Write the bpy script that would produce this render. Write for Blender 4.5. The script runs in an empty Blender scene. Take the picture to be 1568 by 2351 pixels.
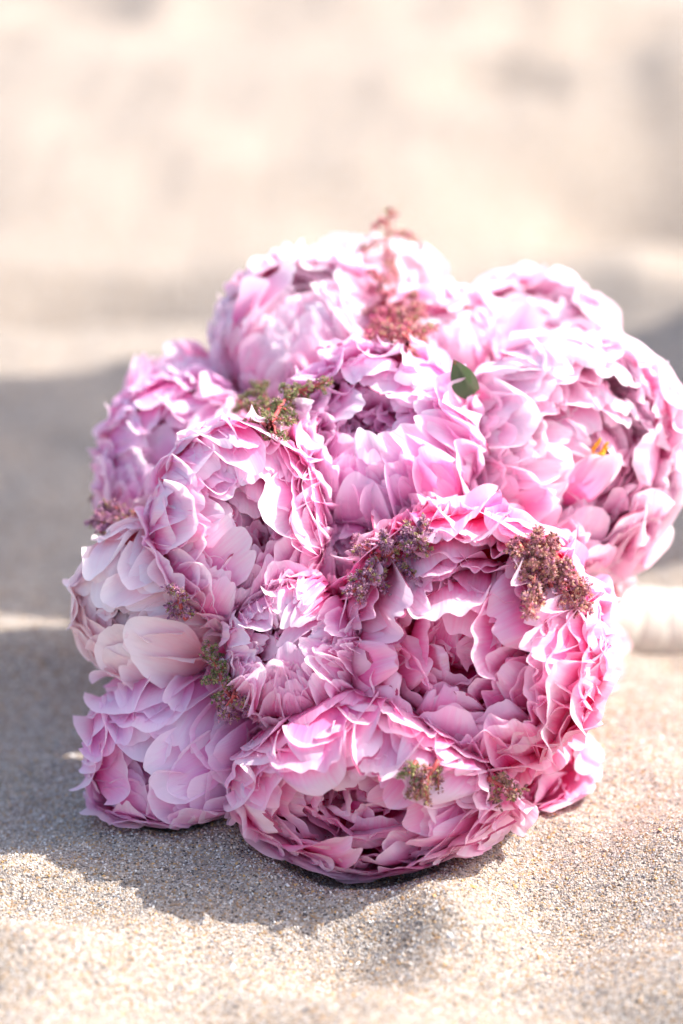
import bpy, math, random
import numpy as np
from mathutils import Vector, Matrix

random.seed(7)
rng = np.random.default_rng(11)
C = bpy.context.scene.collection
SC = bpy.context.scene

# ------------------------------------------------------------------ camera
CAM_H = 0.47
PITCH = math.radians(20)
cam_d = bpy.data.cameras.new('camera')
cam = bpy.data.objects.new('camera', cam_d); C.objects.link(cam)
cam.location = (0, 0, CAM_H)
cam.rotation_euler = (math.pi / 2 - PITCH, 0, 0)
cam_d.sensor_fit = 'VERTICAL'; cam_d.sensor_height = 36; cam_d.sensor_width = 24
cam_d.lens = 85
cam_d.clip_start = 0.05; cam_d.clip_end = 2000
cam_d.dof.use_dof = True
cam_d.dof.focus_distance = 0.965
cam_d.dof.aperture_fstop = 3.8
cam_d.dof.aperture_blades = 0
SC.camera = cam

# ------------------------------------------------------------------ world, sun, exposure
SUN_EL, SUN_AZ = math.radians(48), math.radians(71)      # azimuth from +Y towards +X
world = bpy.data.worlds.new('World'); SC.world = world; world.use_nodes = True
wn = world.node_tree.nodes; wl = world.node_tree.links
wn.clear()
sky = wn.new('ShaderNodeTexSky'); sky.sky_type = 'NISHITA'; sky.sun_disc = False
sky.sun_elevation = SUN_EL; sky.sun_rotation = SUN_AZ
sky.air_density = 1.0; sky.dust_density = 3.5; sky.ozone_density = 1.0
bg = wn.new('ShaderNodeBackground'); bg.inputs['Strength'].default_value = 0.15
wo = wn.new('ShaderNodeOutputWorld')
wl.new(sky.outputs[0], bg.inputs[0]); wl.new(bg.outputs[0], wo.inputs[0])
sd = bpy.data.lights.new('sun', 'SUN'); sd.energy = 3.7; sd.angle = math.radians(0.53)
sd.color = (1.0, 0.96, 0.90)
sun = bpy.data.objects.new('sun', sd); C.objects.link(sun)
S = Vector((math.cos(SUN_EL) * math.sin(SUN_AZ), math.cos(SUN_EL) * math.cos(SUN_AZ), math.sin(SUN_EL)))
sun.rotation_euler = S.to_track_quat('Z', 'Y').to_euler()
sun.location = (2, 2, 3)
SC.view_settings.view_transform = 'Standard'; SC.view_settings.look = 'None'
SC.view_settings.gamma = 1; SC.view_settings.use_curve_mapping = False
SC.view_settings.exposure = 1.15
SC.cycles.max_bounces = 14; SC.cycles.diffuse_bounces = 12; SC.cycles.transmission_bounces = 10
SC.cycles.glossy_bounces = 2; SC.cycles.use_denoising = True
SC.cycles.caustics_reflective = False; SC.cycles.caustics_refractive = False

# ------------------------------------------------------------------ helpers
R_ = np.array([1.0, 0, 0])
F_ = np.array([0, math.cos(PITCH), -math.sin(PITCH)])
U_ = np.array([0, math.sin(PITCH), math.cos(PITCH)])
def at(px, py, d):
    "real place of a thing d metres in front of the lens seen at (px, py) on a 1568 x 2351 picture"
    return np.array([0, 0, CAM_H]) + d * (F_ + (px - 784) / 784 * 12 / 85 * R_ - (py - 1175.5) / 1175.5 * 18 / 85 * U_)
def axis(r, u, t):
    v = r * R_ + u * U_ - t * F_
    return v / np.linalg.norm(v)

def tag(o, label=None, cat=None, group=None, kind=None):
    if label: o['label'] = label
    if cat: o['category'] = cat
    if group: o['group'] = group
    if kind: o['kind'] = kind
    return o
def empty(name, loc, rot=None):
    o = bpy.data.objects.new(name, None); C.objects.link(o)
    o.empty_display_size = 0.02
    o.location = loc
    if rot is not None: o.rotation_euler = rot.to_euler()
    return o
def link(name, me, parent=None):
    o = bpy.data.objects.new(name, me); C.objects.link(o)
    if parent is not None: o.parent = parent
    return o
def mesh_np(name, verts, faces, mat, smooth=True, uv=None, col=None):
    """verts (n,3); faces (m,k) all with the same corner count"""
    me = bpy.data.meshes.new(name)
    verts = np.ascontiguousarray(verts, dtype=np.float32); faces = np.ascontiguousarray(faces, dtype=np.int32)
    m, k = faces.shape
    me.vertices.add(len(verts)); me.vertices.foreach_set('co', verts.ravel())
    me.loops.add(m * k); me.loops.foreach_set('vertex_index', faces.ravel())
    me.polygons.add(m); me.polygons.foreach_set('loop_start', np.arange(0, m * k, k, dtype=np.int32))
    me.update(calc_edges=True)
    me.polygons.foreach_set('use_smooth', np.full(m, smooth))
    if uv is not None:
        l = me.uv_layers.new(name='UVMap')
        l.data.foreach_set('uv', np.ascontiguousarray(uv[faces.ravel()], dtype=np.float32).ravel())
    if col is not None:
        a = me.color_attributes.new('Col', 'FLOAT_COLOR', 'POINT')
        c4 = np.ones((len(verts), 4), dtype=np.float32); c4[:, :3] = col
        a.data.foreach_set('color', c4.ravel())
    if mat is not None: me.materials.append(mat)
    me.update()
    return me
def grid_faces(nu, nv):
    i = np.arange(nv - 1)[:, None] * nu + np.arange(nu - 1)[None, :]
    i = i.ravel()
    return np.stack([i, i + 1, i + nu + 1, i + nu], 1)
def tube_np(pts, rad, seg=7):
    pts = np.asarray(pts, float); n = len(pts)
    rad = np.broadcast_to(np.asarray(rad, float), (n,))
    tan = np.gradient(pts, axis=0); tan /= np.linalg.norm(tan, axis=1)[:, None] + 1e-12
    ref = np.array([0.31, 0.17, 0.93]); 
    if abs(tan.mean(0) @ ref) > 0.85: ref = np.array([0.9, 0.3, 0.1])
    a = np.cross(tan, ref); a /= np.linalg.norm(a, axis=1)[:, None] + 1e-12
    b = np.cross(tan, a)
    ph = np.linspace(0, 2 * np.pi, seg, endpoint=False)
    V = pts[:, None] + rad[:, None, None] * (np.cos(ph)[None, :, None] * a[:, None] + np.sin(ph)[None, :, None] * b[:, None])
    V = V.reshape(-1, 3)
    f = []
    for i in range(n - 1):
        for j in range(seg):
            k = (j + 1) % seg
            f.append((i * seg + j, i * seg + k, (i + 1) * seg + k, (i + 1) * seg + j))
    V = np.vstack([V, pts[0], pts[-1]])
    for j in range(seg):
        k = (j + 1) % seg
        f.append((n * seg, k, j, j)); f.append((n * seg + 1, (n - 1) * seg + j, (n - 1) * seg + k, (n - 1) * seg + k))
    return V, f
def tube(name, pts, rad, mat, parent=None, seg=7):
    V, f = tube_np(pts, rad, seg)
    me = bpy.data.meshes.new(name)
    me.from_pydata([tuple(v) for v in V], [], [tuple(dict.fromkeys(q)) for q in f])
    me.polygons.foreach_set('use_smooth', [True] * len(me.polygons))
    me.materials.append(mat)
    return link(name, me, parent)

# ------------------------------------------------------------------ materials
def new_mat(name):
    m = bpy.data.materials.new(name); m.use_nodes = True
    n = m.node_tree.nodes; n.clear()
    return m, n, m.node_tree.links
def math_node(n, l, op, a, b=None, clamp=False):
    x = n.new('ShaderNodeMath'); x.operation = op; x.use_clamp = clamp
    for i, s in enumerate((a, b)):
        if s is None: continue
        if isinstance(s, (int, float)): x.inputs[i].default_value = s
        else: l.new(s, x.inputs[i])
    return x.outputs[0]
def mix_col(n, l, fac, a, b, mode='MIX'):
    x = n.new('ShaderNodeMix'); x.data_type = 'RGBA'; x.blend_type = mode
    for sock, s in ((x.inputs['Factor'], fac), (x.inputs['A'], a), (x.inputs['B'], b)):
        if isinstance(s, (int, float)): sock.default_value = s
        elif isinstance(s, tuple): sock.default_value = (*s, 1)
        else: l.new(s, sock)
    return x.outputs['Result']

def petal_material(name, base, mid, tip, transl=0.42, fleck=0.0):
    m, n, l = new_mat(name)
    uv = n.new('ShaderNodeUVMap'); uv.uv_map = 'UVMap'
    sep = n.new('ShaderNodeSeparateXYZ'); l.new(uv.outputs[0], sep.inputs[0])
    info = n.new('ShaderNodeObjectInfo')
    # veins: noise stretched along the petal
    comb = n.new('ShaderNodeCombineXYZ')
    l.new(math_node(n, l, 'MULTIPLY', sep.outputs[0], 26.0), comb.inputs[0])
    l.new(math_node(n, l, 'MULTIPLY', sep.outputs[1], 2.2), comb.inputs[1])
    l.new(math_node(n, l, 'MULTIPLY', info.outputs['Random'], 37.0), comb.inputs[2])
    vein = n.new('ShaderNodeTexNoise'); vein.inputs['Scale'].default_value = 1.0; vein.inputs['Detail'].default_value = 3
    l.new(comb.outputs[0], vein.inputs['Vector'])
    comb2 = n.new('ShaderNodeCombineXYZ')
    l.new(math_node(n, l, 'MULTIPLY', sep.outputs[0], 2.6), comb2.inputs[0])
    l.new(math_node(n, l, 'MULTIPLY', sep.outputs[1], 2.0), comb2.inputs[1])
    l.new(math_node(n, l, 'MULTIPLY', info.outputs['Random'], 91.0), comb2.inputs[2])
    blot = n.new('ShaderNodeTexNoise'); blot.inputs['Scale'].default_value = 1.0; blot.inputs['Detail'].default_value = 2
    l.new(comb2.outputs[0], blot.inputs['Vector'])
    # position along the petal, disturbed by veins, blotches and per-petal chance
    t = math_node(n, l, 'ADD', sep.outputs[1], math_node(n, l, 'MULTIPLY', math_node(n, l, 'SUBTRACT', vein.outputs[0], 0.5), 0.32))
    t = math_node(n, l, 'ADD', t, math_node(n, l, 'MULTIPLY', math_node(n, l, 'SUBTRACT', blot.outputs[0], 0.5), 0.55))
    t = math_node(n, l, 'ADD', t, math_node(n, l, 'MULTIPLY', math_node(n, l, 'SUBTRACT', info.outputs['Random'], 0.5), 0.30))
    ramp = n.new('ShaderNodeValToRGB'); l.new(t, ramp.inputs[0])
    e = ramp.color_ramp.elements
    e[0].position = 0.15; e[0].color = (*base, 1); e[1].position = 1.0; e[1].color = (*tip, 1)
    q = ramp.color_ramp.elements.new(0.62); q.color = (*mid, 1)
    colr = ramp.outputs[0]
    if fleck > 0:
        edge = math_node(n, l, 'GREATER_THAN', math_node(n, l, 'ADD', sep.outputs[1], math_node(n, l, 'MULTIPLY', vein.outputs[0], 0.02)), 0.985)
        chance = math_node(n, l, 'GREATER_THAN', info.outputs['Random'], 1 - fleck)
        patch = math_node(n, l, 'GREATER_THAN', blot.outputs[0], 0.5)
        f = math_node(n, l, 'MULTIPLY', math_node(n, l, 'MULTIPLY', edge, chance), patch)
        colr = mix_col(n, l, math_node(n, l, 'MULTIPLY', f, 0.85), colr, (0.45, 0.02, 0.14))
    bump = n.new('ShaderNodeBump'); bump.inputs['Strength'].default_value = 0.40; bump.inputs['Distance'].default_value = 0.0006
    l.new(math_node(n, l, 'ADD', vein.outputs[0], math_node(n, l, 'MULTIPLY', blot.outputs[0], 2.0)), bump.inputs['Height'])
    p = n.new('ShaderNodeBsdfPrincipled'); l.new(colr, p.inputs['Base Color'])
    p.inputs['Roughness'].default_value = 0.55; p.inputs['Specular IOR Level'].default_value = 0.14
    p.inputs['Sheen Weight'].default_value = 0.03; p.inputs['Sheen Roughness'].default_value = 0.4
    l.new(bump.outputs[0], p.inputs['Normal'])
    tr = n.new('ShaderNodeBsdfTranslucent')
    hs = n.new('ShaderNodeHueSaturation'); hs.inputs['Saturation'].default_value = 1.12; l.new(colr, hs.inputs['Color'])
    l.new(hs.outputs[0], tr.inputs[0]); l.new(bump.outputs[0], tr.inputs['Normal'])
    mx = n.new('ShaderNodeMixShader'); mx.inputs[0].default_value = transl
    l.new(p.outputs[0], mx.inputs[1]); l.new(tr.outputs[0], mx.inputs[2])
    out = n.new('ShaderNodeOutputMaterial'); l.new(mx.outputs[0], out.inputs[0])
    return m
M_PINK = petal_material('pink_petal', (0.97, 0.18, 0.53), (0.98, 0.49, 0.74), (0.98, 0.84, 0.92), 0.42, 0.06)
M_PALE = petal_material('blush_petal', (0.93, 0.42, 0.52), (0.97, 0.73, 0.79), (0.98, 0.89, 0.91), 0.36, 0.0)
M_HOT = petal_material('deep_pink_petal', (0.97, 0.09, 0.45), (0.98, 0.37, 0.65), (0.98, 0.79, 0.89), 0.42, 0.12)
M_LILAC = petal_material('lilac_pink_petal', (0.95, 0.21, 0.58), (0.97, 0.53, 0.79), (0.97, 0.82, 0.92), 0.42, 0.05)
M_SUNLIT = petal_material('sunlit_pink_petal', (0.97, 0.26, 0.56), (0.98, 0.64, 0.80), (0.98, 0.90, 0.94), 0.42, 0.03)  # sun whitening of the right and top blooms put into the petal colour
M_WARM = petal_material('warm_pink_petal', (0.97, 0.06, 0.40), (0.98, 0.32, 0.61), (0.98, 0.78, 0.88), 0.42, 0.10)

def simple_mat(name, colr, rough=0.6, transl=0.0, noise=0.25, scale=60.0, spec=0.3, attr=False):
    m, n, l = new_mat(name)
    p = n.new('ShaderNodeBsdfPrincipled'); p.inputs['Roughness'].default_value = rough
    p.inputs['Specular IOR Level'].default_value = spec
    tc = n.new('ShaderNodeTexCoord')
    nz = n.new('ShaderNodeTexNoise'); nz.inputs['Scale'].default_value = scale; nz.inputs['Detail'].default_value = 3
    l.new(tc.outputs['Object'], nz.inputs['Vector'])
    if attr:
        a = n.new('ShaderNodeAttribute'); a.attribute_name = 'Col'; src = a.outputs['Color']
    else:
        src = mix_col(n, l, math_node(n, l, 'MULTIPLY', nz.outputs[0], 1.0), tuple(c * (1 - noise) for c in colr), tuple(min(1, c * (1 + noise)) for c in colr))
    l.new(src, p.inputs['Base Color'])
    sh = p.outputs[0]
    if transl > 0:
        tr = n.new('ShaderNodeBsdfTranslucent'); l.new(src, tr.inputs[0])
        mx = n.new('ShaderNodeMixShader'); mx.inputs[0].default_value = transl
        l.new(sh, mx.inputs[1]); l.new(tr.outputs[0], mx.inputs[2]); sh = mx.outputs[0]
    out = n.new('ShaderNodeOutputMaterial'); l.new(sh, out.inputs[0])
    return m
M_RED_STEM = simple_mat('red_stem', (0.48, 0.09, 0.09), 0.5)
M_GREEN_STEM = simple_mat('green_stem', (0.10, 0.16, 0.05), 0.5)
M_FLORET = simple_mat('floret', (0.5, 0.2, 0.2), 0.6, transl=0.3, attr=True)
M_STAMEN = simple_mat('stamen_yellow', (0.85, 0.42, 0.03), 0.6, noise=0.15)
M_GRAIN = simple_mat('sand_grain', (0.5, 0.4, 0.3), 0.55, attr=True, spec=0.4)

def leaf_material():
    m, n, l = new_mat('green_leaf')
    uv = n.new('ShaderNodeUVMap'); uv.uv_map = 'UVMap'
    sep = n.new('ShaderNodeSeparateXYZ'); l.new(uv.outputs[0], sep.inputs[0])
    au = math_node(n, l, 'ABSOLUTE', math_node(n, l, 'SUBTRACT', sep.outputs[0], 0.5))
    w = n.new('ShaderNodeTexWave'); w.wave_type = 'BANDS'; w.bands_direction = 'X'; w.inputs['Scale'].default_value = 1.6
    cb = n.new('ShaderNodeCombineXYZ'); l.new(math_node(n, l, 'SUBTRACT', math_node(n, l, 'MULTIPLY', sep.outputs[1], 2.2), math_node(n, l, 'MULTIPLY', au, 1.6)), cb.inputs[0])
    l.new(cb.outputs[0], w.inputs['Vector'])
    vein = math_node(n, l, 'GREATER_THAN', w.outputs['Fac'], 0.975)
    midv = math_node(n, l, 'LESS_THAN', au, 0.02)
    v = math_node(n, l, 'MULTIPLY', math_node(n, l, 'MAXIMUM', vein, midv), 0.55)
    c = mix_col(n, l, v, (0.035, 0.085, 0.014), (0.12, 0.20, 0.05))
    geo = n.new('ShaderNodeNewGeometry')
    c = mix_col(n, l, geo.outputs['Backfacing'], c, (0.07, 0.13, 0.05))
    nz = n.new('ShaderNodeTexNoise'); nz.inputs['Scale'].default_value = 5; l.new(uv.outputs[0], nz.inputs['Vector'])
    br = math_node(n, l, 'GREATER_THAN', math_node(n, l, 'ADD', math_node(n, l, 'MULTIPLY', nz.outputs[0], 0.35), sep.outputs[1]), 1.09)
    c = mix_col(n, l, br, c, (0.16, 0.09, 0.04))
    p = n.new('ShaderNodeBsdfPrincipled'); l.new(c, p.inputs['Base Color']); p.inputs['Roughness'].default_value = 0.38
    tr = n.new('ShaderNodeBsdfTranslucent'); l.new(c, tr.inputs[0])
    mx = n.new('ShaderNodeMixShader'); mx.inputs[0].default_value = 0.25
    l.new(p.outputs[0], mx.inputs[1]); l.new(tr.outputs[0], mx.inputs[2])
    out = n.new('ShaderNodeOutputMaterial'); l.new(mx.outputs[0], out.inputs[0])
    return m
M_LEAF = leaf_material()

def sand_material():
    m, n, l = new_mat('beach_sand')
    geo = n.new('ShaderNodeNewGeometry')
    pos = geo.outputs['Position']
    vor = n.new('ShaderNodeTexVoronoi'); vor.inputs['Scale'].default_value = 1150
    l.new(pos, vor.inputs['Vector'])
    sepc = n.new('ShaderNodeSeparateColor'); l.new(vor.outputs['Color'], sepc.inputs[0])
    ramp = n.new('ShaderNodeValToRGB'); ramp.color_ramp.interpolation = 'CONSTANT'; l.new(sepc.outputs[0], ramp.inputs[0])
    cols = [(0, (0.10, 0.085, 0.08)), (0.07, (0.30, 0.27, 0.26)), (0.20, (0.46, 0.38, 0.31)), (0.40, (0.60, 0.52, 0.44)),
            (0.62, (0.74, 0.67, 0.60)), (0.80, (0.52, 0.33, 0.17)), (0.88, (0.66, 0.50, 0.36)), (0.95, (0.85, 0.80, 0.75))]
    e = ramp.color_ramp.elements
    e[0].position = 0; e[0].color = (*cols[0][1], 1); e[1].position = cols[1][0]; e[1].color = (*cols[1][1], 1)
    for p_, c_ in cols[2:]:
        q = e.new(p_); q.color = (*c_, 1)
    big = n.new('ShaderNodeTexNoise'); big.inputs['Scale'].default_value = 9; big.inputs['Detail'].default_value = 4; l.new(pos, big.inputs['Vector'])
    mid = n.new('ShaderNodeTexNoise'); mid.inputs['Scale'].default_value = 130; mid.inputs['Detail'].default_value = 5; mid.inputs['Roughness'].default_value = 0.7; l.new(pos, mid.inputs['Vector'])
    c = mix_col(n, l, 0.10, ramp.outputs[0], (0.50, 0.41, 0.325))
    c = mix_col(n, l, 1.0, c, (0.675, 0.665, 0.66), 'MULTIPLY')
    v = math_node(n, l, 'ADD', math_node(n, l, 'MULTIPLY', big.outputs[0], 0.25), 0.87)
    v = math_node(n, l, 'MULTIPLY', v, math_node(n, l, 'ADD', math_node(n, l, 'MULTIPLY', mid.outputs[0], 0.5), 0.75))
    cv = n.new('ShaderNodeCombineColor')
    for i in range(3): l.new(v, cv.inputs[i])
    c = mix_col(n, l, 1.0, c, cv.outputs[0], 'MULTIPLY')
    b1 = n.new('ShaderNodeBump'); b1.inputs['Strength'].default_value = 0.9; b1.inputs['Distance'].default_value = 0.0006
    l.new(math_node(n, l, 'SUBTRACT', 1.0, vor.outputs['Distance']), b1.inputs['Height'])
    b2 = n.new('ShaderNodeBump'); b2.inputs['Strength'].default_value = 0.8; b2.inputs['Distance'].default_value = 0.003
    l.new(mid.outputs[0], b2.inputs['Height']); l.new(b1.outputs[0], b2.inputs['Normal'])
    p = n.new('ShaderNodeBsdfPrincipled'); l.new(c, p.inputs['Base Color']); p.inputs['Roughness'].default_value = 0.85
    p.inputs['Specular IOR Level'].default_value = 0.25
    l.new(b2.outputs[0], p.inputs['Normal'])
    out = n.new('ShaderNodeOutputMaterial'); l.new(p.outputs[0], out.inputs[0])
    return m
M_SAND = sand_material()

# ------------------------------------------------------------------ sand
def lattice(x, y, seed):
    xi = np.floor(x).astype(np.int64); yi = np.floor(y).astype(np.int64)
    fx = x - xi; fy = y - yi
    fx = fx * fx * fx * (fx * (fx * 6 - 15) + 10); fy = fy * fy * fy * (fy * (fy * 6 - 15) + 10)
    def h(a, b):
        v = (a * 374761393 + b * 668265263 + seed * 1274126177) & 0xffffffff
        v = ((v ^ (v >> 13)) * 1274126177) & 0xffffffff
        return ((v ^ (v >> 16)) & 0xffff) / 65535.0
    return (h(xi, yi) * (1 - fx) + h(xi + 1, yi) * fx) * (1 - fy) + (h(xi, yi + 1) * (1 - fx) + h(xi + 1, yi + 1) * fx) * fy - 0.5
PITS = []
_r = random.Random(5)
for _ in range(260):
    PITS.append((_r.uniform(-2.6, 2.6), _r.uniform(1.75, 7.0), _r.uniform(0.05, 0.13), _r.uniform(0.012, 0.045), _r.uniform(0.6, 1.8)))
def gauss(x, y, cx, cy, sx, sy, a, rot=0.0):
    dx = x - cx; dy = y - cy; c, s = math.cos(rot), math.sin(rot)
    return a * np.exp(-((dx * c + dy * s) / sx) ** 2 - ((-dx * s + dy * c) / sy) ** 2)
BUMPS = [  # cx, cy, sx, sy, height, rotation
    (0.005, 0.795, 0.028, 0.020, -0.010, 0.5), (-0.05, 0.83, 0.04, 0.03, 0.009, 0.0), (0.045, 0.820, 0.026, 0.035, 0.026, -0.3), (-0.13, 0.79, 0.05, 0.035, 0.016, 0.4), (0.15, 0.79, 0.05, 0.04, 0.014, 0.2), (0.10, 0.74, 0.035, 0.03, -0.010, 0.2), (-0.04, 0.735, 0.04, 0.025, -0.010, -0.2), (0.01, 0.83, 0.03, 0.02, 0.005, 0.0), (-0.10, 0.79, 0.05, 0.03, 0.008, 0.3),
    (-0.22, 1.84, 0.13, 0.05, -0.095, 0.1), (-0.06, 1.80, 0.07, 0.03, -0.03, 0.1), (0.27, 2.20, 0.11, 0.07, -0.11, 0.0),
    (0.38, 3.0, 0.15, 0.18, -0.16, 0.0), (0.12, 2.12, 0.10, 0.05, -0.03, 0.0), (0.38, 2.5, 0.08, 0.10, 0.05, 0.0),    # dimple in front
    (0.055, 0.835, 0.025, 0.018, -0.005, -0.3),
    (-0.17, 0.845, 0.06, 0.03, 0.018, 0.3),      # rise at lower left
    (0.165, 0.86, 0.06, 0.05, 0.018, 0.0),
    (-0.16, 1.10, 0.09, 0.030, 0.012, -0.1),     # low ridge left of the flowers
    (-0.19, 1.02, 0.06, 0.03, -0.006, 0.0),
    (0.20, 1.075, 0.05, 0.03, -0.008, 0.0),
    (-0.24, 1.56, 0.12, 0.06, 0.022, 0.1),
    (0.0, 0.70, 0.25, 0.05, 0.012, 0.0),
]
def height(x, y):
    x = np.asarray(x, float); y = np.asarray(y, float)
    h = 0.016 * lattice(x * 8 + 3.3, y * 9 + 1.7, 1) + 0.011 * lattice(x * 17, y * 22, 2) + 0.0022 * lattice(x * 55, y * 55, 3) + 0.0010 * lattice(x * 140, y * 140, 4)
    far = np.clip((y - 1.35) / 0.8, 0, 1)
    h = h + far * (0.070 * lattice(x * 1.3 + 9, y * 2.6 + 4, 5) + 0.040 * lattice(x * 3.4, y * 6.3, 6))
    h = h + np.clip((y - 6) / 30, 0, 1) * 0.5 * lattice(x * 0.2, y * 0.2, 7)
    for cx, cy, sx, sy, a, r in BUMPS: h = h + gauss(x, y, cx, cy, sx, sy, a, r)
    for px, py, d, w in ((835, 1775, 0.985, 0.040), (430, 1750, 1.015, 0.033), (1120, 1790, 1.035, 0.034)):   # pressed in, sand banked round the blooms
        q = at(px, py, d); rr = np.hypot(x - q[0], y - q[1])
        h = h + 0.005 * np.exp(-((rr - w * 1.25) / 0.014) ** 2) - 0.011 * np.exp(-(rr / w) ** 2)
    for cx, cy, s, a, el in PITS:
        k = ((x - cx) / (s * el)) ** 2 + ((y - cy) / s) ** 2
        h = h - a * np.exp(-k) + 0.45 * a * np.exp(-(np.sqrt(k) - 1.5) ** 2 * 3)
    return h
def spaced(a, b, n, p): return a + (b - a) * np.linspace(0, 1, n) ** p
xs = np.concatenate([-spaced(0.36, 120, 130, 3.4)[::-1], np.linspace(-0.36, 0.36, 230)[1:-1], spaced(0.36, 120, 130, 3.4)])
ys = np.concatenate([-spaced(0.0, 60, 25, 3)[::-1] + 0.5, np.linspace(0.5, 0.66, 20)[1:-1], np.linspace(0.66, 1.4, 250), spaced(1.4, 400, 230, 4.2)[1:]])
X, Y = np.meshgrid(xs, ys)
Z = height(X, Y)
ground = link('sand_ground', mesh_np('sand_ground', np.stack([X.ravel(), Y.ravel(), Z.ravel()], 1), grid_faces(len(xs), len(ys)), M_SAND))
tag(ground, 'pale coarse beach sand with soft hollows and ridges', 'sand', kind='structure')

def make_grains():
    N = 60000
    y = 0.72 + 0.50 * rng.random(N) ** 1.15
    x = (rng.random(N) - 0.5) * (0.30 * y / 0.95 + 0.03)
    s = 0.00026 + 0.00036 * rng.random(N) ** 2.2
    z = height(x, y) + s * 0.25
    big = rng.random(N) < 0.012; s = np.where(big, s * 2.3, s)
    base = np.array([[1, 0, 0], [0, 1, 0], [-1, 0, 0], [0, -1, 0], [0, 0, 1], [0, 0, -1]], float)
    ft = np.array([[0, 1, 4], [1, 2, 4], [2, 3, 4], [3, 0, 4], [1, 0, 5], [2, 1, 5], [3, 2, 5], [0, 3, 5]])
    V = base[None] * (0.65 + 0.7 * rng.random((N, 6, 1))) * (0.7 + 0.7 * rng.random((N, 1, 3)))
    V[big, :, 2] *= 0.45
    q = rng.normal(size=(N, 4)); q[big, 1:3] *= 0.2; q /= np.linalg.norm(q, axis=1)[:, None]
    w, a, b, c = q.T
    Rm = np.stack([1 - 2 * (b * b + c * c), 2 * (a * b - c * w), 2 * (a * c + b * w), 2 * (a * b + c * w), 1 - 2 * (a * a + c * c), 2 * (b * c - a * w),
                   2 * (a * c - b * w), 2 * (b * c + a * w), 1 - 2 * (a * a + b * b)], 1).reshape(N, 3, 3)
    V = np.einsum('nij,nkj->nki', Rm, V) * s[:, None, None] + np.stack([x, y, z], 1)[:, None]
    pal = np.array([(0.72, 0.66, 0.60), (0.60, 0.52, 0.44), (0.85, 0.82, 0.78), (0.60, 0.36, 0.14), (0.42, 0.26, 0.14), (0.16, 0.15, 0.16), (0.33, 0.32, 0.34), (0.70, 0.55, 0.42)])
    k = rng.choice(len(pal), N, p=[0.20, 0.20, 0.13, 0.14, 0.09, 0.05, 0.07, 0.12])
    col = np.repeat(pal[k] * (0.85 + 0.3 * rng.random((N, 1))), 6, axis=0)
    F = (ft[None] + (np.arange(N) * 6)[:, None, None]).reshape(-1, 3)
    o = link('sand_grains', mesh_np('sand_grains', V.reshape(-1, 3), F, M_GRAIN, smooth=False, col=np.clip(col, 0, 0.9)))
    tag(o, 'loose white, amber and grey sand grains scattered around the bouquet', 'sand grains', kind='stuff')
make_grains()

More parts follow.
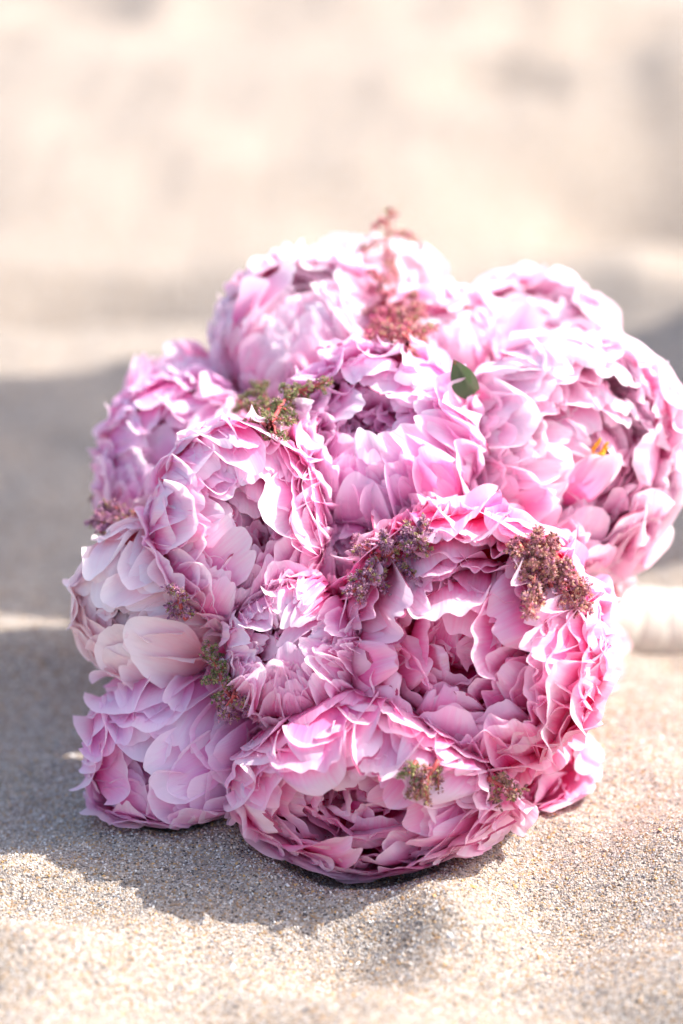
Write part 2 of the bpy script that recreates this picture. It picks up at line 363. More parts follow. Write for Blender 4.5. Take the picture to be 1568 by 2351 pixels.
# ------------------------------------------------------------------ peonies
# name of every bloom: picture place, distance, radius, facing (right, up, towards the camera)
B = {}
def bloom(key, px, py, d, rpx, ax, **kw):
    B[key] = dict(c=at(px, py, d), R=rpx * d * 12 / 85 / 784, ax=axis(*ax), **kw)
exec_blooms = [
    ('front',  (1072, 1480, 0.985, 300, (-0.14, 0.08, 1.0)), dict(n=290, mat=M_WARM, open=1.10, cupped=1, ruf=1.3, nu=27, nv=14, rank=3, seed=1,
        extra=[dict(phi=2.95, rad=1.0, tip=0.90, hw=0.55, ruf=0.45, jag=0.5, len=1.3), dict(phi=2.35, rad=1.02, tip=0.95, hw=0.5, ruf=0.5, jag=0.5, len=1.3), dict(phi=3.5, rad=1.0, tip=1.0, hw=0.5, ruf=0.5), dict(phi=1.2, rad=1.0, tip=0.95, hw=0.45, ruf=0.6), dict(phi=-1.4, rad=1.0, tip=1.0, hw=0.45, ruf=0.6)],
        label='large sunlit peony open toward the viewer in the lower right, deep ruffled cup')),
    ('right',  (1298, 1045, 1.055, 262, (0.42, 0.0, 1.0)), dict(n=290, pw=0.85, mat=M_SUNLIT, open=1.15, cupped=1, ruf=1.0, nu=27, nv=14, seed=2, rank=2,
        extra=[dict(phi=0.1, rad=0.98, tip=1.15, hw=0.62, ruf=0.5, jag=0.6, len=1.3, flare=0.16), dict(phi=-0.6, rad=0.95, tip=1.0, hw=0.55, ruf=0.5, jag=0.6, flare=0.14), dict(phi=0.7, rad=1.0, tip=1.1, hw=0.5, ruf=0.6, flare=0.15), dict(phi=-1.1, rad=1.02, tip=1.3, hw=0.5, ruf=0.7, flare=0.16)],
        label='pale pink peony at the right edge with yellow stamens showing in its cup')),
    ('centre', (868, 1035, 1.030, 232, (-0.18, 0.42, 1.0)), dict(n=295, pw=0.8, mat=M_LILAC, cupped=1, open=0.95, ruf=0.9, nu=25, nv=13, seed=3,
        label='lilac pink peony in the middle of the bouquet, cup tipped up, beside the green leaf')),
    ('left',   (548, 1215, 1.000, 222, (0.22, 0.10, 1.0)), dict(n=280, mat=M_PINK, open=0.9, cupped=1, ruf=0.9, nu=25, nv=13, seed=4, rank=2,
        squash=(0.92, 1.12), extra=[dict(phi=0.15, rad=1.0, tip=0.80, hw=0.62, ruf=0.4, jag=0.5, len=1.3, flare=0.02), dict(phi=-0.75, rad=1.02, tip=0.95, hw=0.6, ruf=0.35, jag=0.3, len=1.3, flare=0.0), dict(phi=1.1, rad=1.0, tip=0.75, hw=0.5, ruf=0.5, jag=0.6)],
        label='pink peony left of centre with a bright sunlit rim along its right petals')),
    ('bottom', (858, 1782, 0.980, 290, (-0.12, -0.42, 1.0)), dict(n=290, mat=M_HOT, open=1.0, cupped=1, ruf=1.0, nu=25, nv=13, seed=5,
        squash=(1.17, 0.86), label='deep pink peony resting on the sand at the bottom, magenta edged petals in its cup')),
    ('bottom_r', (1120, 1745, 1.030, 225, (0.6, -0.25, 1.0)), dict(n=120, mat=M_HOT, open=0.9, ruf=1.0, nu=21, nv=11, seed=6,
        label='pink peony low on the right, tucked under the large sunlit one, touching the sand')),
    ('small',  (680, 1495, 0.980, 172, (-0.15, 0.2, 1.0)), dict(n=270, cupped=1, rank=2, mat=M_PINK, open=0.70, ruf=1.1, pw=0.66, nu=17, nv=10, seed=7,
        label='small densely frilled peony low in the middle, between the left and the large sunlit peony')),
    ('gap',    (775, 1300, 1.015, 135, (0.0, 0.3, 1.0)), dict(n=110, mat=M_LILAC, open=0.75, ruf=1.5, pw=0.8, nu=17, nv=10, seed=8,
        label='small shaded lilac peony deep in the gap at the middle, under the tipped up one')),
    ('back_l', (425, 1062, 1.085, 196, (-0.25, 0.25, 1.0)), dict(n=220, pw=0.82, mat=M_LILAC, open=0.9, ruf=0.9, nu=21, nv=11, seed=9,
        label='shaded lilac pink peony at the upper left, softly out of focus')),
    ('far_l',  (412, 892, 1.120, 118, (-0.3, 0.9, 0.3)), dict(n=60, mat=M_PINK, open=1.0, ruf=0.8, nu=17, nv=10, seed=10,
        label='blurred peony peeking up behind the upper left one, only sunlit petal tips showing')),
    ('pale',   (352, 1385, 1.010, 185, (-0.55, -0.15, 0.9)), dict(n=130, rank=2, mat=M_PALE, open=0.62, ruf=0.5, pw=1.2, nu=21, nv=11, seed=11,
        label='pale blush peony at the left edge, smooth closed ball with a small opening facing left')),
    ('low_l',  (415, 1745, 1.012, 222, (-0.30, -0.10, 1.0)), dict(n=170, mat=M_LILAC, open=0.72, ruf=0.7, pw=1.15, nu=21, nv=11, seed=12, extra=[dict(phi=-0.3, rad=1.0, tip=0.9, hw=0.62, ruf=0.3, jag=0.2, len=1.3, flare=0.0), dict(phi=-1.0, rad=1.02, tip=1.1, hw=0.55, ruf=0.3, jag=0.3, flare=0.0)],
        label='shaded mauve pink peony resting on the sand at the lower left')),
    ('top',    (700, 775, 1.105, 200, (-0.15, 0.65, 0.8)), dict(n=240, pw=0.85, mat=M_SUNLIT, open=1.0, ruf=0.9, nu=21, nv=11, seed=13,
        label='light pink peony at the top left of the bouquet, pale sunlit petals on its shoulder')),
    ('top_b',  (850, 700, 1.155, 172, (0.1, 0.9, 0.5)), dict(n=170, pw=0.85, mat=M_PALE, open=1.0, ruf=0.7, nu=17, nv=10, seed=14,
        label='topmost peony, almost white in the sun, behind the pink astilbe')),
    ('up_r',   (1220, 838, 1.135, 212, (0.05, 0.75, 0.75)), dict(n=240, pw=0.9, mat=M_SUNLIT, open=1.0, ruf=0.9, nu=21, nv=11, seed=15,
        label='bright sunlit peony at the upper right, opening upward, behind the green leaf')),
    ('notch',  (1015, 800, 1.110, 150, (0.0, 0.6, 0.9)), dict(n=110, mat=M_SUNLIT, open=0.8, ruf=0.8, pw=0.9, nu=17, nv=10, seed=18,
        label='small near white peony filling the dip between the topmost and the upper right peony')),
    ('under_r', (1325, 1285, 1.105, 130, (0.3, 0.0, 1.0)), dict(n=110, mat=M_PALE, open=0.7, ruf=0.8, pw=0.8, nu=17, nv=10, seed=16,
        label='small pale peony low on the right, under the one with yellow stamens')),
    ('behind', (1285, 1480, 1.120, 150, (0.7, 0.1, 0.5)), dict(n=80, mat=M_PALE, open=0.9, ruf=0.8, nu=17, nv=10, seed=17,
        label='pale lavender peony mostly hidden behind the large sunlit one, near the white handle')),
]
for k, a, kw in exec_blooms: bloom(k, *a, **kw)
KEYS = list(B)

def frame_of(ax):
    z = Vector(ax); x = Vector((0, 0, 1)).cross(z)
    if x.length < 1e-3: x = Vector((1, 0, 0))
    x.normalize(); y = z.cross(x)
    return Matrix((x, y, z)).transposed()

def petal_points(r, rp, nu, nv):
    """one petal in its bloom's own frame (bloom radius 1). rp: phi, rad, tip, length, hw, cup, flare, ruf, jag"""
    u = np.linspace(-1, 1, nu)[None, :].repeat(nv, 0); v = np.linspace(0, 1, nv)[:, None].repeat(nu, 1)
    ss = lambda a, b, t: (lambda q: q * q * (3 - 2 * q))(np.clip((t - a) / (b - a), 0, 1))
    def wob(n, lo, hi, arg1, arg2):
        o = 0
        for i in range(n):
            f = r.uniform(lo, hi); o = o + r.uniform(0.5, 1.0) * np.sin(f * arg1 + r.uniform(-2, 2) * arg2 + r.uniform(0, 6.28)) / (1 + 0.25 * i)
        return o / n * 1.6
    prof = 0.28 + 0.72 * np.sin(np.pi / 2 * np.clip(v / 0.68, 0, 1)) - 0.06 * ss(0.8, 1, v)
    L = rp['len']
    top = 1 - rp.get('round', 0.26) * np.abs(u) ** 3.6
    notch = 0
    for _ in range(r.randint(0, 2)):
        uc = r.uniform(-0.8, 0.8); notch = notch + r.uniform(0.03, 0.10) * np.exp(-((u - uc) / r.uniform(0.06, 0.14)) ** 2)
    jag = rp['jag'] * (0.035 * wob(3, 3, 6, u, v * 0) + 0.012 * wob(2, 9, 15, u, v * 0)) - notch * rp['jag']
    l = L * v * (top + jag * v ** 3)
    side = 1 + rp['jag'] * 0.06 * wob(2, 5, 10, v, u * 0)
    s = u * rp['hw'] * prof * side
    env = 0.15 + v ** 2.0 * 0.85 + 0.35 * np.abs(u) ** 3 * v
    ruf = rp['ruf'] * env * (0.028 * wob(3, 2.0, 5.0, u, v * 1.2) + 0.014 * wob(3, 7, 12, u, v * 2) * v ** 3)
    rad = rp['rad']
    zo = rp.get('zoff', 0)
    fl = rp['flare'] * ss(0.62, 1.0, v) ** 1.5
    curl = rp.get('curl', 0) * ss(0.86, 1.0, v) ** 2
    rr = rad * (1 + rp['cup'] * u ** 2 * (0.3 + 0.7 * v)) + fl + ruf + curl + 0.02 * wob(2, 1, 2.5, v, u)
    th = rp['tip'] + L / max(rad, 0.45) - l / max(rad, 0.45) + rp['twist'] * u * 0.25
    a = s / max(rad, 0.35)
    m = np.stack([np.sin(th), np.zeros_like(th), np.cos(th)], -1)
    t = np.array([0, 1.0, 0])
    P = (np.cos(a)[..., None] * m + np.sin(a)[..., None] * t) * rr[..., None]
    ph = rp['phi']; c, s_ = math.cos(ph), math.sin(ph)
    P = P @ np.array([[c, s_, 0], [-s_, c, 0], [0, 0, 1]])
    P = P.reshape(-1, 3)
    P[:, 2] += zo
    if rp['tilt'] > 0:
        ax = Vector((r.gauss(0, 1), r.gauss(0, 1), r.gauss(0, 1))).normalized()
        Q = np.array(Matrix.Rotation(r.gauss(0, rp['tilt']), 3, ax))
        P = P @ Q.T
    return P, np.stack([(u.ravel() + 1) / 2, v.ravel()], 1)

def squeeze(W, key, slack=1.0):
    """soft, crowded blooms: petals press against the neighbours and against the sand"""
    b = B[key]; c = b['c']; R = b['R']
    for k2 in KEYS:
        if k2 == key: continue
        o = B[k2]; dv = o['c'] - c; d = np.linalg.norm(dv)
        if d > (R + o['R']) * 1.05: continue
        n = dv / d
        p = (d * d + R * R - o['R'] ** 2) / (2 * d)
        ra, rb = b.get('rank', 1), o.get('rank', 1)
        if ra > rb: continue
        if ra < rb: p = min(p, d - 0.90 * o['R'])
        p = max(p, 0.45 * R)
        p *= slack
        m = 0.22 * R
        a = (W - c) @ n
        over = np.maximum(a - (p - m), 0)
        new = (p - m) + m * 1.15 * np.tanh(over / (m * 1.15)) + 0.28 * np.maximum(a - p, 0)
        a2 = np.where(over > 0, np.minimum(new, a), a)
        W = W + (a2 - a)[:, None] * n
    g = height(W[:, 0], W[:, 1]) + 0.0012
    z = W[:, 2]; m = 0.012
    dz = z - g
    z2 = np.where(dz < m, g + m * np.exp(np.minimum(dz - m, 0) / m), z)
    W = W.copy(); W[:, 2] = z2
    return W

def build_bloom(key):
    b = B[key]; r = random.Random(b['seed'] * 101 + 5)
    M = frame_of(b['ax']); Mn = np.array(M); R = b['R']; c = b['c']
    root = empty('peony', tuple(c), M)
    tag(root, b['label'], 'peony', 'peonies in the bouquet')
    n = b['n']; op = b.get('open', 1.0); pw = b.get('pw', 1.0)
    if b.get('cupped', 0):       # open bloom with a deep filled cup
        T = [0, 0.12, 0.27, 0.42, 0.54, 0.70, 0.85, 1.0]
        RAD = [1.0, 1.0, 0.98, 0.93, 0.84, 0.66, 0.45, 0.15]
        TIP = [102, 80, 60, 46, 43, 48, 46, 20]
        ZOF = [0, 0, 0, 0, 0.03, 0.12, 0.18, 0.22]
    else:                        # fuller, more closed ball
        T = [0.0, 0.15, 0.33, 0.50, 0.65, 0.82, 1.0]
        RAD = [1.0, 1.0, 0.98, 0.94, 0.85, 0.60, 0.20]
        TIP = [104, 82, 62, 47, 36, 36, 14]
        ZOF = [0, 0, 0, 0, 0.03, 0.12, 0.22]
    ga = math.pi * (3 - math.sqrt(5)); ph = r.uniform(0, 6)
    def add(rp, name='petal'):
        P, uv = petal_points(r, rp, b['nu'], b['nv'])
        W = (P * R) @ Mn.T
        sx, sy = b.get('squash', (1, 1))
        W = W + ((W @ R_) * (sx - 1))[:, None] * R_ + ((W @ U_) * (sy - 1))[:, None] * U_ + c
        W = squeeze(W, key, r.uniform(0.88, 1.14))
        loc = (W - c) @ Mn
        link(name, mesh_np(name, loc, grid_faces(b['nu'], b['nv']), b['mat'], uv=uv), root)
    for i in range(n):
        t = (i + 0.5) / n
        ph += ga + r.gauss(0, 0.25)
        rad = np.interp(t, T, RAD) * r.uniform(0.94, 1.05)
        tip = np.interp(t, T, TIP) * (op if t > 0.3 else 1) + r.gauss(0, 6 + 10 * t)
        inner = max(0, (t - 0.5) / 0.5)
        add(dict(phi=ph, rad=rad, zoff=np.interp(t, T, ZOF) * r.uniform(0.3, 1.7), tip=math.radians(tip), len=(1.0 + 0.25 * r.random()) * (1 - 0.40 * inner),
                 hw=pw * r.uniform(0.20, 0.38) * (1 - 0.25 * inner), cup=r.uniform(-0.12, 0.16), flare=r.uniform(-0.03, 0.10),
                 ruf=b['ruf'] * r.uniform(0.8, 1.8) * (1 - 0.25 * inner), jag=r.uniform(0.4, 1.3) * min(1.2, b['ruf']), tilt=0.05 + 0.20 * inner,
                 twist=r.uniform(-1, 1), curl=r.uniform(-0.07, 0.10), round=r.uniform(0.24, 0.42)))
    for g in b.get('extra', []):
        rp = dict(phi=0, rad=1.0, tip=1.2, len=1.2, hw=0.5, cup=0, flare=0.1, ruf=0.8, jag=0.6, tilt=0.02, twist=0, curl=0.03)
        rp.update(g); add(rp)
    # seed head inside and the green stem behind
    rr = []
    for i in range(9):
        for j in range(12):
            a = math.pi * i / 8; q = 2 * math.pi * j / 12
            rr.append((0.42 * R * math.sin(a) * math.cos(q), 0.42 * R * math.sin(a) * math.sin(q), -0.35 * R + 0.33 * R * math.cos(a)))
    F = [(i * 12 + j, i * 12 + (j + 1) % 12, (i + 1) * 12 + (j + 1) % 12, (i + 1) * 12 + j) for i in range(8) for j in range(12)]
    link('receptacle', mesh_np('receptacle', np.array(rr), np.array(F), b['mat'], uv=np.full((108, 2), 0.1)), root)
    s0 = c - b['ax'] * R * 0.6; s3 = BIND_A + np.array([r.uniform(-1, 1), 0, r.uniform(-1, 1)]) * 0.006
    mid = (s0 + s3) / 2 - b['ax'] * 0.02
    mid[2] = max(mid[2], 0.03)
    ts = np.linspace(0, 1, 9)[:, None]
    pts = (1 - ts) ** 2 * s0 + 2 * ts * (1 - ts) * mid + ts ** 2 * s3
    pts[:, 2] = np.maximum(pts[:, 2], height(pts[:, 0], pts[:, 1]) + 0.004)
    tube('stem', (pts - c) @ Mn, 0.0026, M_GREEN_STEM, root)
    return root
BIND_A = at(1240, 1425, 1.20)
BIND_B = at(1760, 1450, 1.235)
BROOT = {k: build_bloom(k) for k in KEYS}

# ground-contact: grains clinging to the lowest petals
def clinging():
    r = np.random.default_rng(4); V = []; F = []; K = []
    pts = []
    for k in ('bottom', 'low_l', 'bottom_r'):
        root = BROOT[k]; c = B[k]['c']; Mn_ = np.array(frame_of(B[k]['ax']))
        for o in root.children:
            if not o.name.startswith('petal'): continue
            v = np.empty(len(o.data.vertices) * 3, dtype=np.float32); o.data.vertices.foreach_get('co', v)
            w = v.reshape(-1, 3) @ Mn_.T + c
            g = w[:, 2] - height(w[:, 0], w[:, 1])
            sel = w[(g < 0.010) & (r.random(len(w)) < 0.05 * np.exp(-g / 0.004))]
            pts.append(sel)
    pts = np.vstack(pts)
    pal = np.array([(0.72, 0.66, 0.60), (0.60, 0.50, 0.42), (0.62, 0.38, 0.16), (0.35, 0.30, 0.28)])
    base = np.array([[1, 0, 0], [0, 1, 0], [-1, 0, 0], [0, -1, 0], [0, 0, 1], [0, 0, -1]], float)
    ft = np.array([[0, 1, 4], [1, 2, 4], [2, 3, 4], [3, 0, 4], [1, 0, 5], [2, 1, 5], [3, 2, 5], [0, 3, 5]])
    n = len(pts); s = 0.00022 + 0.00022 * r.random(n)
    V = base[None] * (0.7 + 0.6 * r.random((n, 6, 1))) * s[:, None, None] + pts[:, None]
    F = (ft[None] + (np.arange(n) * 6)[:, None, None]).reshape(-1, 3)
    o = link('clinging_grains', mesh_np('clinging_grains', V.reshape(-1, 3), F, M_GRAIN, smooth=False, col=np.repeat(pal[r.integers(0, 4, n)], 6, axis=0)))
    tag(o, 'sand grains clinging to the lowest petals of the bouquet', 'sand grains', kind='stuff')
clinging()

# stamens in the cup of the right bloom
b = B['right']
Mn = np.array(frame_of(b['ax']))
def stamens(px, py, d):
    r = random.Random(3)
    base = on(px, py, -0.002)
    for i in range(11):
        p0 = base + np.array([r.uniform(-1, 1) * 0.0030, r.uniform(0.001, 0.003), r.uniform(-1, 1) * 0.005])
        dirn = axis(0.3 + r.uniform(-.5, .5), 0.5 + r.uniform(-.5, .6), 1.0)
        L = r.uniform(0.005, 0.008)
        ts = np.linspace(0, 1, 6)[:, None]
        pts = p0 + dirn * L * ts + np.array([r.uniform(-1, 1), 0, r.uniform(-1, 1)]) * 0.002 * ts ** 2
        tube('stamen', (pts - b['c']) @ Mn, [0.00025, 0.00025, 0.00025, 0.0007, 0.0008, 0.0004], M_STAMEN, BROOT['right'], 6)

# ------------------------------------------------------------------ astilbe
STAR = None
def floret_cloud(pts, dirs, pal, r, size):
    """buds and tiny spiky flowers joined in one mesh"""
    V = []; F = []; K = []
    for p, dv in zip(pts, dirs):
        s = size * r.uniform(0.7, 1.3)
        dv = np.array(dv) + np.array([r.gauss(0, .6) for _ in range(3)]); dv /= np.linalg.norm(dv) + 1e-9
        a = np.cross(dv, [0.3, 0.9, 0.2]); a /= np.linalg.norm(a) + 1e-9; bb = np.cross(dv, a)
        col = np.array(pal[r.randrange(len(pal))]) * r.uniform(0.75, 1.25)
        if r.random() < 0.6:      # bud
            k0 = len(V)
            V.append(p)
            for h, w in ((0.35, 0.8), (0.95, 0.95), (1.5, 0.45)):
                for j in range(5):
                    q = 2 * math.pi * j / 5
                    V.append(p + dv * h * s + (a * math.cos(q) + bb * math.sin(q)) * w * s * 0.6)
            V.append(p + dv * 1.8 * s)
            for j in range(5):
                k = (j + 1) % 5
                F.append((k0, k0 + 1 + k, k0 + 1 + j))
                for t in (0, 5):
                    F.append((k0 + 1 + t + j, k0 + 1 + t + k, k0 + 6 + t + k)); F.append((k0 + 1 + t + j, k0 + 6 + t + k, k0 + 6 + t + j))
                F.append((k0 + 11 + j, k0 + 11 + k, k0 + 16))
            K += [col] * 17
        else:                     # open star
            k0 = len(V); V.append(p); K.append(col * 0.8)
            for j in range(6):
                q = 2 * math.pi * j / 6 + r.uniform(-.3, .3)
                e = dv * r.uniform(0.5, 1.2) + a * math.cos(q) + bb * math.sin(q); e /= np.linalg.norm(e)
                sd_ = np.cross(e, dv); sd_ /= np.linalg.norm(sd_) + 1e-9
                k1 = len(V)
                V += [p + e * s * 0.9 + sd_ * s * 0.26, p + e * s * 0.9 - sd_ * s * 0.26, p + e * s * 2.0]
                F += [(k0, k1, k1 + 1), (k1, k1 + 2, k1 + 1)]
                K += [np.minimum(col * 1.2 + 0.05, 0.9)] * 3
    return np.array(V), np.array(F), np.clip(np.array(K), 0, 0.9)

PAL = {
    'coral': [(0.60, 0.20, 0.24), (0.66, 0.30, 0.32), (0.48, 0.14, 0.20), (0.70, 0.42, 0.34), (0.40, 0.30, 0.14)],
    'pink':  [(0.60, 0.12, 0.24), (0.70, 0.24, 0.34), (0.48, 0.08, 0.20), (0.74, 0.34, 0.34), (0.45, 0.25, 0.14)],
    'olive': [(0.20, 0.23, 0.08), (0.30, 0.30, 0.12), (0.15, 0.17, 0.06), (0.38, 0.34, 0.15), (0.50, 0.24, 0.30)],
    'mauve': [(0.42, 0.18, 0.32), (0.52, 0.27, 0.40), (0.30, 0.11, 0.20), (0.36, 0.28, 0.12), (0.58, 0.32, 0.40)],
    'rust':  [(0.50, 0.19, 0.22), (0.68, 0.36, 0.26), (0.38, 0.12, 0.19), (0.74, 0.46, 0.30), (0.60, 0.27, 0.36), (0.74, 0.38, 0.40), (0.26, 0.12, 0.09)],
    'dark':  [(0.29, 0.13, 0.13), (0.41, 0.20, 0.13), (0.35, 0.29, 0.12), (0.49, 0.23, 0.26)],
}
def sprig(label, p0, p1, nb, blen, pal, seed, bend=(0, 0, 0), size=0.0009, dens=1.0, droop=0.35, spread=1.0, bare=0.0, srad=0.0011):
    """p0 base, p1 tip (world); branches leave the stem all round and carry clouds of florets"""
    r = random.Random(seed)
    p0 = np.array(p0); p1 = np.array(p1)
    root = empty('astilbe_sprig', tuple(p0)); tag(root, label, 'astilbe', 'astilbe sprigs between the peonies')
    ts = np.linspace(0, 1, 10)
    L = np.linalg.norm(p1 - p0)
    path = p0 + (p1 - p0) * ts[:, None] + np.array(bend) * (ts * (1 - ts) * 4)[:, None]
    ext = p0 + F_ * 0.02
    tube('stem', np.vstack([ext, path]) - p0, np.linspace(srad, srad * 0.45, 11), M_RED_STEM, root)
    ax = (p1 - p0) / L
    a = np.cross(ax, [0.2, 1, 0.1]); a /= np.linalg.norm(a); bb = np.cross(ax, a)
    for i in range(nb):
        t = bare + (1 - bare) * (i + 0.5) / nb
        s0 = np.array([np.interp(t, ts, path[:, k]) for k in range(3)])
        q = i * 2.4 + r.uniform(-.5, .5)
        dv = (a * math.cos(q) + bb * math.sin(q)) * spread + ax * r.uniform(0.3, 0.9); dv /= np.linalg.norm(dv)
        bl = blen * (1.05 - 0.75 * t) * r.uniform(0.75, 1.25) + 0.002
        tb = np.linspace(0, 1, 7)
        bp = s0 + dv * bl * tb[:, None] + np.array([0, 0, -1.0]) * droop * bl * (tb ** 2)[:, None] + ax * 0.15 * bl * (tb ** 2)[:, None]
        br = tube('branch', bp - p0, np.linspace(srad * 0.5, srad * 0.25, 7), M_RED_STEM, root, 5)
        nf = max(8, int(bl / size * 5.0 * dens)); P = []; D = []
        for _ in range(nf):
            w = r.uniform(0.12, 1.0) ** 0.8
            c0 = np.array([np.interp(w, tb, bp[:, k]) for k in range(3)])
            off = np.array([r.gauss(0, 1) for _ in range(3)]); off /= np.linalg.norm(off)
            rad = size * r.uniform(0.4, 2.6) * (1.3 - 0.6 * w)
            P.append(c0 + off * rad - p0); D.append(off)
        V, F, K = floret_cloud(P, D, PAL[pal], r, size)
        fo = link('florets', mesh_np('florets', V, F, M_FLORET, smooth=False, col=K), br)
        tag(fo, kind='stuff')
    return root

bpy.context.view_layer.update()
def cloud():
    out = []
    for k in KEYS:
        root = BROOT[k]; M = np.array(root.matrix_world)
        for o in root.children:
            if not o.name.startswith('petal'): continue
            v = np.empty(len(o.data.vertices) * 3, dtype=np.float32); o.data.vertices.foreach_get('co', v)
            out.append(v.reshape(-1, 3) @ M[:3, :3].T + M[:3, 3])
    return np.vstack(out)
CL = cloud(); REL = CL - np.array([0, 0, CAM_H])
CD = REL @ F_; CX = 784 + (REL @ R_) / CD * 784 * 85 / 12; CY = 1175.5 - (REL @ U_) / CD * 1175.5 * 85 / 18
def on(px, py, lift=0.003):
    "the place lift metres in front of the petals met there"
    m = (np.abs(CX - px) < 16) & (np.abs(CY - py) < 16)
    d = np.percentile(CD[m], 1.5) if m.sum() > 5 else 1.1
    return at(px, py, d - lift)
sprig('tall coral astilbe stem standing above the topmost peony, branches arching right', at(884, 640, 1.13), at(893, 478, 1.125), 7, 0.024, 'coral', 21, size=0.0010, droop=0.9, dens=0.7, spread=1.3, srad=0.0011)
sprig('small coral astilbe tip just right of the topmost peony', at(1010, 680, 1.20), at(998, 636, 1.20), 4, 0.004, 'coral', 22, size=0.0007)
sprig('pink astilbe sprig rising against the white topmost petals', on(905, 770, 0.004), on(862, 625, 0.009), 12, 0.011, 'pink', 23, size=0.0009, dens=1.0)
sprig('bright coral pink astilbe cluster spilling over the middle of the top edge', on(935, 790, 0.004), on(945, 690, 0.009), 14, 0.014, 'coral', 24, size=0.0009, dens=1.2)
sprig('dense pink astilbe cluster low between the two upper peonies', on(900, 790, 0.004), on(890, 700, 0.009), 12, 0.012, 'pink', 25, size=0.0009, dens=1.3)
sprig('olive green budded astilbe in the dark gap, tall tip at its right', on(620, 975, 0.004), on(672, 885, 0.009), 10, 0.007, 'olive', 26, size=0.00075, dens=1.5)
sprig('olive budded astilbe in the dark gap with a red forked stem', on(625, 985, 0.004), on(600, 880, 0.009), 10, 0.010, 'olive', 27, size=0.00075, dens=1.2, bare=0.2, droop=0.1)
sprig('olive budded astilbe leaning left in the dark gap', on(615, 980, 0.004), on(538, 915, 0.009), 9, 0.008, 'olive', 28, size=0.00075, dens=1.2)
sprig('drooping olive astilbe at the bottom of the dark gap', on(620, 930, 0.004), on(632, 995, 0.009), 8, 0.007, 'olive', 29, size=0.00075, dens=1.2)
sprig('thin olive astilbe lying under the top left peony toward the middle', on(670, 905, 0.004), on(755, 872, 0.009), 7, 0.004, 'olive', 30, size=0.0007)
sprig('blurred reddish brown astilbe at the far left edge', at(290, 1160, 1.10), at(228, 1132, 1.10), 7, 0.009, 'dark', 31, size=0.0010, dens=1.2)
sprig('dark green and purple astilbe at the left edge above the pale peony', at(318, 1172, 1.035), at(230, 1195, 1.030), 12, 0.011, 'mauve', 32, size=0.0009, dens=1.5)
sprig('mauve astilbe cluster above the large sunlit peony, upper part', on(880, 1280, 0.004), on(975, 1212, 0.009), 14, 0.011, 'mauve', 33, size=0.0009, dens=1.3)
sprig('mauve astilbe tuft at the left end of its cluster in the middle', on(860, 1270, 0.004), on(812, 1245, 0.009), 6, 0.005, 'mauve', 34, size=0.0008, dens=1.3)
sprig('mauve and olive astilbe hanging down left of the large sunlit peony', on(870, 1275, 0.004), on(812, 1360, 0.009), 10, 0.008, 'mauve', 35, size=0.0008, dens=1.2)
sprig('rust and purple astilbe cluster at the shoulder of the large sunlit peony', on(1265, 1345, 0.004), on(1235, 1222, 0.009), 16, 0.012, 'rust', 36, size=0.0009, dens=1.5)
sprig('rust astilbe tail hanging down over the large sunlit peony', on(1230, 1300, 0.004), on(1215, 1405, 0.009), 9, 0.005, 'rust', 37, size=0.0009, dens=1.6)
sprig('purple and rust astilbe pointing right toward the handle', on(1240, 1290, 0.004), on(1345, 1380, 0.009), 13, 0.009, 'rust', 38, size=0.0009, dens=1.5)
sprig('short rust astilbe tuft left part of the cluster by the large sunlit peony', on(1240, 1310, 0.004), on(1190, 1245, 0.009), 9, 0.008, 'rust', 39, size=0.0009, dens=1.5)
sprig('small purple astilbe between the pale peony and the left peony', on(425, 1420, 0.004), on(398, 1345, 0.009), 7, 0.006, 'mauve', 40, size=0.0008, dens=1.3)
sprig('narrow green and red astilbe in the gap at the lower left', on(525, 1600, 0.004), on(478, 1480, 0.009), 11, 0.006, 'olive', 41, size=0.0008, dens=1.2)
sprig('spiky pink tipped astilbe at the foot of the lower left gap', on(540, 1590, 0.004), on(520, 1635, 0.009), 6, 0.006, 'mauve', 42, size=0.0009, dens=1.2)
sprig('small red astilbe under the large sunlit peony', on(1005, 1750, 0.004), on(955, 1825, 0.009), 8, 0.007, 'dark', 43, size=0.0008, dens=1.1)
sprig('tiny green astilbe bit left under the large sunlit peony', on(955, 1750, 0.004), on(938, 1775, 0.009), 3, 0.004, 'olive', 44, size=0.0008)
sprig('short dark withered astilbe under the large sunlit peony, at the right', on(1125, 1790, 0.004), on(1185, 1818, 0.009), 6, 0.005, 'dark', 45, size=0.0009, dens=1.3)

stamens(1368, 1062, 0)

# ------------------------------------------------------------------ green leaf
def leaf():
    root = empty('peony_leaf', tuple(at(1085, 910, 1.03)))
    tag(root, 'single dark green folded leaf with a browned tip between two sunlit peonies', 'leaf')
    nu, nv = 13, 15
    b0 = at(1090, 902, 1.014); t0 = at(1048, 834, 0.998)
    ax = (t0 - b0); L = np.linalg.norm(ax); ax /= L
    side = np.cross(ax, F_); side /= np.linalg.norm(side); out = np.cross(side, ax)
    V = []; UVs = []
    for j in range(nv):
        v = j / (nv - 1)
        for i in range(nu):
            u = -1 + 2 * i / (nu - 1)
            w = 0.0058 * (math.sin(math.pi * min(1, 0.22 + v * 0.78)) ** 0.9)
            fold = abs(u) * w
            right = u > 0
            p = b0 + ax * L * v * 1.04 + side * u * w * (1.25 if right else 0.62) - F_ * (0.0006 * math.sin(v * 9 + u * 3) + fold * (0.35 if right else 0.9)) + out * 0.002 * v * v
            V.append(p - np.array(root.location)); UVs.append(((u + 1) / 2, v))
    me = mesh_np('blade', np.array(V), grid_faces(nu, nv), M_LEAF, uv=np.array(UVs))
    link('blade', me, root)
    tube('stalk', np.array([b0 + F_ * 0.020, b0 + F_ * 0.008 - ax * 0.001, b0 + ax * 0.002]) - np.array(root.location), 0.0009, M_GREEN_STEM, root)
leaf()

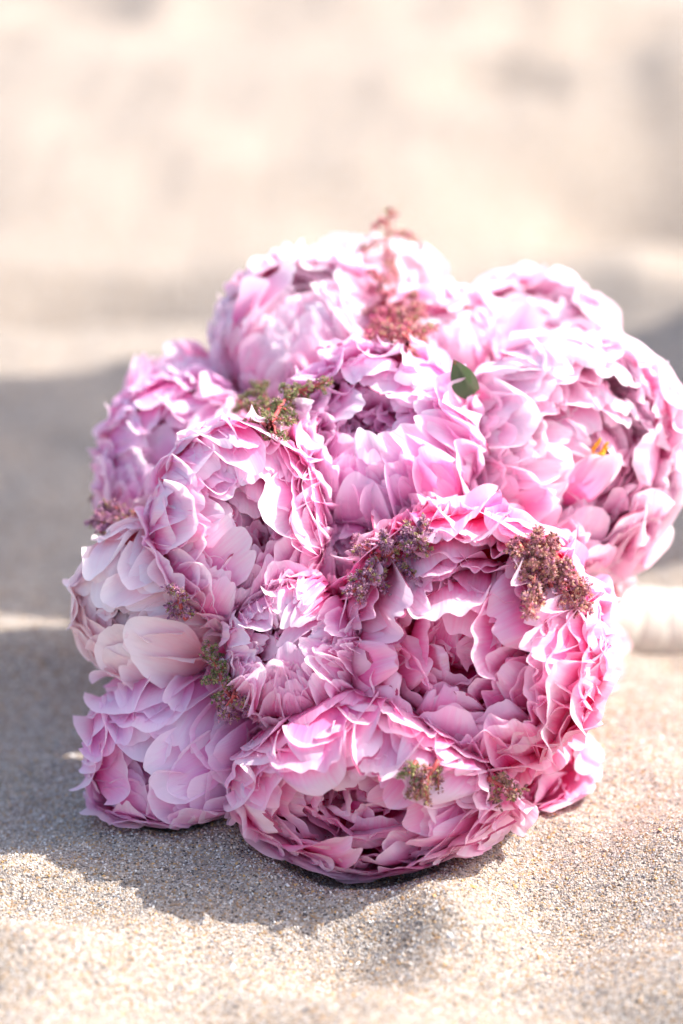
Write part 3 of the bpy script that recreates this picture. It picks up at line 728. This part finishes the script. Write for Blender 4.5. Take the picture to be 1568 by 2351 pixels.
# ------------------------------------------------------------------ handle wrapped in satin ribbon
def ribbon_material():
    m, n, l = new_mat('ivory_satin')
    tc = n.new('ShaderNodeTexCoord')
    nz = n.new('ShaderNodeTexNoise'); nz.inputs['Scale'].default_value = 90; nz.inputs['Detail'].default_value = 3
    l.new(tc.outputs['Object'], nz.inputs['Vector'])
    c = mix_col(n, l, nz.outputs[0], (0.52, 0.46, 0.38), (0.60, 0.54, 0.47))
    p = n.new('ShaderNodeBsdfPrincipled'); l.new(c, p.inputs['Base Color']); p.inputs['Roughness'].default_value = 0.42
    p.inputs['Sheen Weight'].default_value = 0.2
    bp = n.new('ShaderNodeBump'); bp.inputs['Strength'].default_value = 0.25; bp.inputs['Distance'].default_value = 0.001
    l.new(nz.outputs[0], bp.inputs['Height']); l.new(bp.outputs[0], p.inputs['Normal'])
    out = n.new('ShaderNodeOutputMaterial'); l.new(p.outputs[0], out.inputs[0])
    return m
M_RIBBON = ribbon_material()
def handle():
    a, b_ = BIND_A.copy(), BIND_B.copy()
    ax = (b_ - a); L = np.linalg.norm(ax); ax /= L
    root = empty('bouquet_handle', tuple(a)); tag(root, 'bouquet handle of stems bound in ivory satin ribbon, lying on the sand', 'handle')
    s = np.cross(ax, [0, 0, 1]); s /= np.linalg.norm(s); up = np.cross(s, ax)
    seg = 28; nb = 9; bw = 0.017; rad = 0.0195
    r = random.Random(8)
    for i in range(nb):
        V = []; F = []
        x0 = i * bw * 0.86
        rr = rad * (1 - 0.012 * i) 
        prof = [(0, -0.0004), (0.0008, 0.0005), (bw * 0.35, 0.0006), (bw * 0.7, 0.0005), (bw * 0.98, 0.0001), (bw, -0.0008)]
        tw = r.uniform(-0.25, 0.25)
        for x, dr in prof:
            for j in range(seg):
                q = 2 * math.pi * j / seg
                V.append(ax * (x0 + x + 0.0045 * math.sin(q + tw)) + (s * math.cos(q) + up * math.sin(q)) * (rr + dr + 0.00035 * math.sin(3 * q + i) ))
        for k in range(len(prof) - 1):
            for j in range(seg):
                j2 = (j + 1) % seg
                F.append((k * seg + j, k * seg + j2, (k + 1) * seg + j2, (k + 1) * seg + j))
        link('ribbon_wrap', mesh_np('ribbon_wrap', np.array(V), np.array(F), M_RIBBON), root)
    for i in range(17):
        q = i * 2.4; rr = rad * 0.92 * math.sqrt((i + 0.5) / 17) * 0.85
        o = (s * math.cos(q) + up * math.sin(q)) * rr
        e = nb * bw * 0.86 + r.uniform(0.02, 0.045)
        tube('cut_stem', np.array([o - ax * 0.01, o + ax * e * 0.5, o * 1.1 + ax * e]), 0.0030, M_GREEN_STEM, root)
handle()

# ------------------------------------------------------------------ unseen rock added right of the frame, to shade the sand behind the flowers
def shade_boulder(cx, cy, sx, sy, sz, seed, label):
    r = random.Random(seed)
    n = 40; m = 24; V = []; 
    dirs = [Vector((r.gauss(0, 1), r.gauss(0, 1), r.gauss(0, 1))).normalized() for _ in range(22)]
    offs = [r.uniform(0.78, 1.0) for _ in dirs]
    for i in range(m + 1):
        for j in range(n):
            a = math.pi * i / m; q = 2 * math.pi * j / n
            d = Vector((math.sin(a) * math.cos(q), math.sin(a) * math.sin(q), math.cos(a)))
            k = min([o / max(d.dot(e), 1e-3) for e, o in zip(dirs, offs) if d.dot(e) > 0.2] + [1.15])
            k += 0.02 * math.sin(9 * d.x + 4 * d.z) * math.sin(7 * d.y + 5 * d.z)
            V.append((d.x * k * sx, d.y * k * sy, d.z * k * sz))
    F = [(i * n + j, (i + 1) * n + j, (i + 1) * n + (j + 1) % n, i * n + (j + 1) % n) for i in range(m) for j in range(n)]
    o = link('shade_boulder', mesh_np('shade_boulder', np.array(V), np.array(F), simple_mat('rock', (0.30, 0.26, 0.22), 0.85, noise=0.4, scale=14)))
    o.location = (cx, cy, sz * 0.45)
    tag(o, label, 'shade_boulder')
shade_boulder(0.98, 1.66, 0.42, 0.225, 1.15, 3, 'unseen brown rock added beyond the right edge to shade the sand')
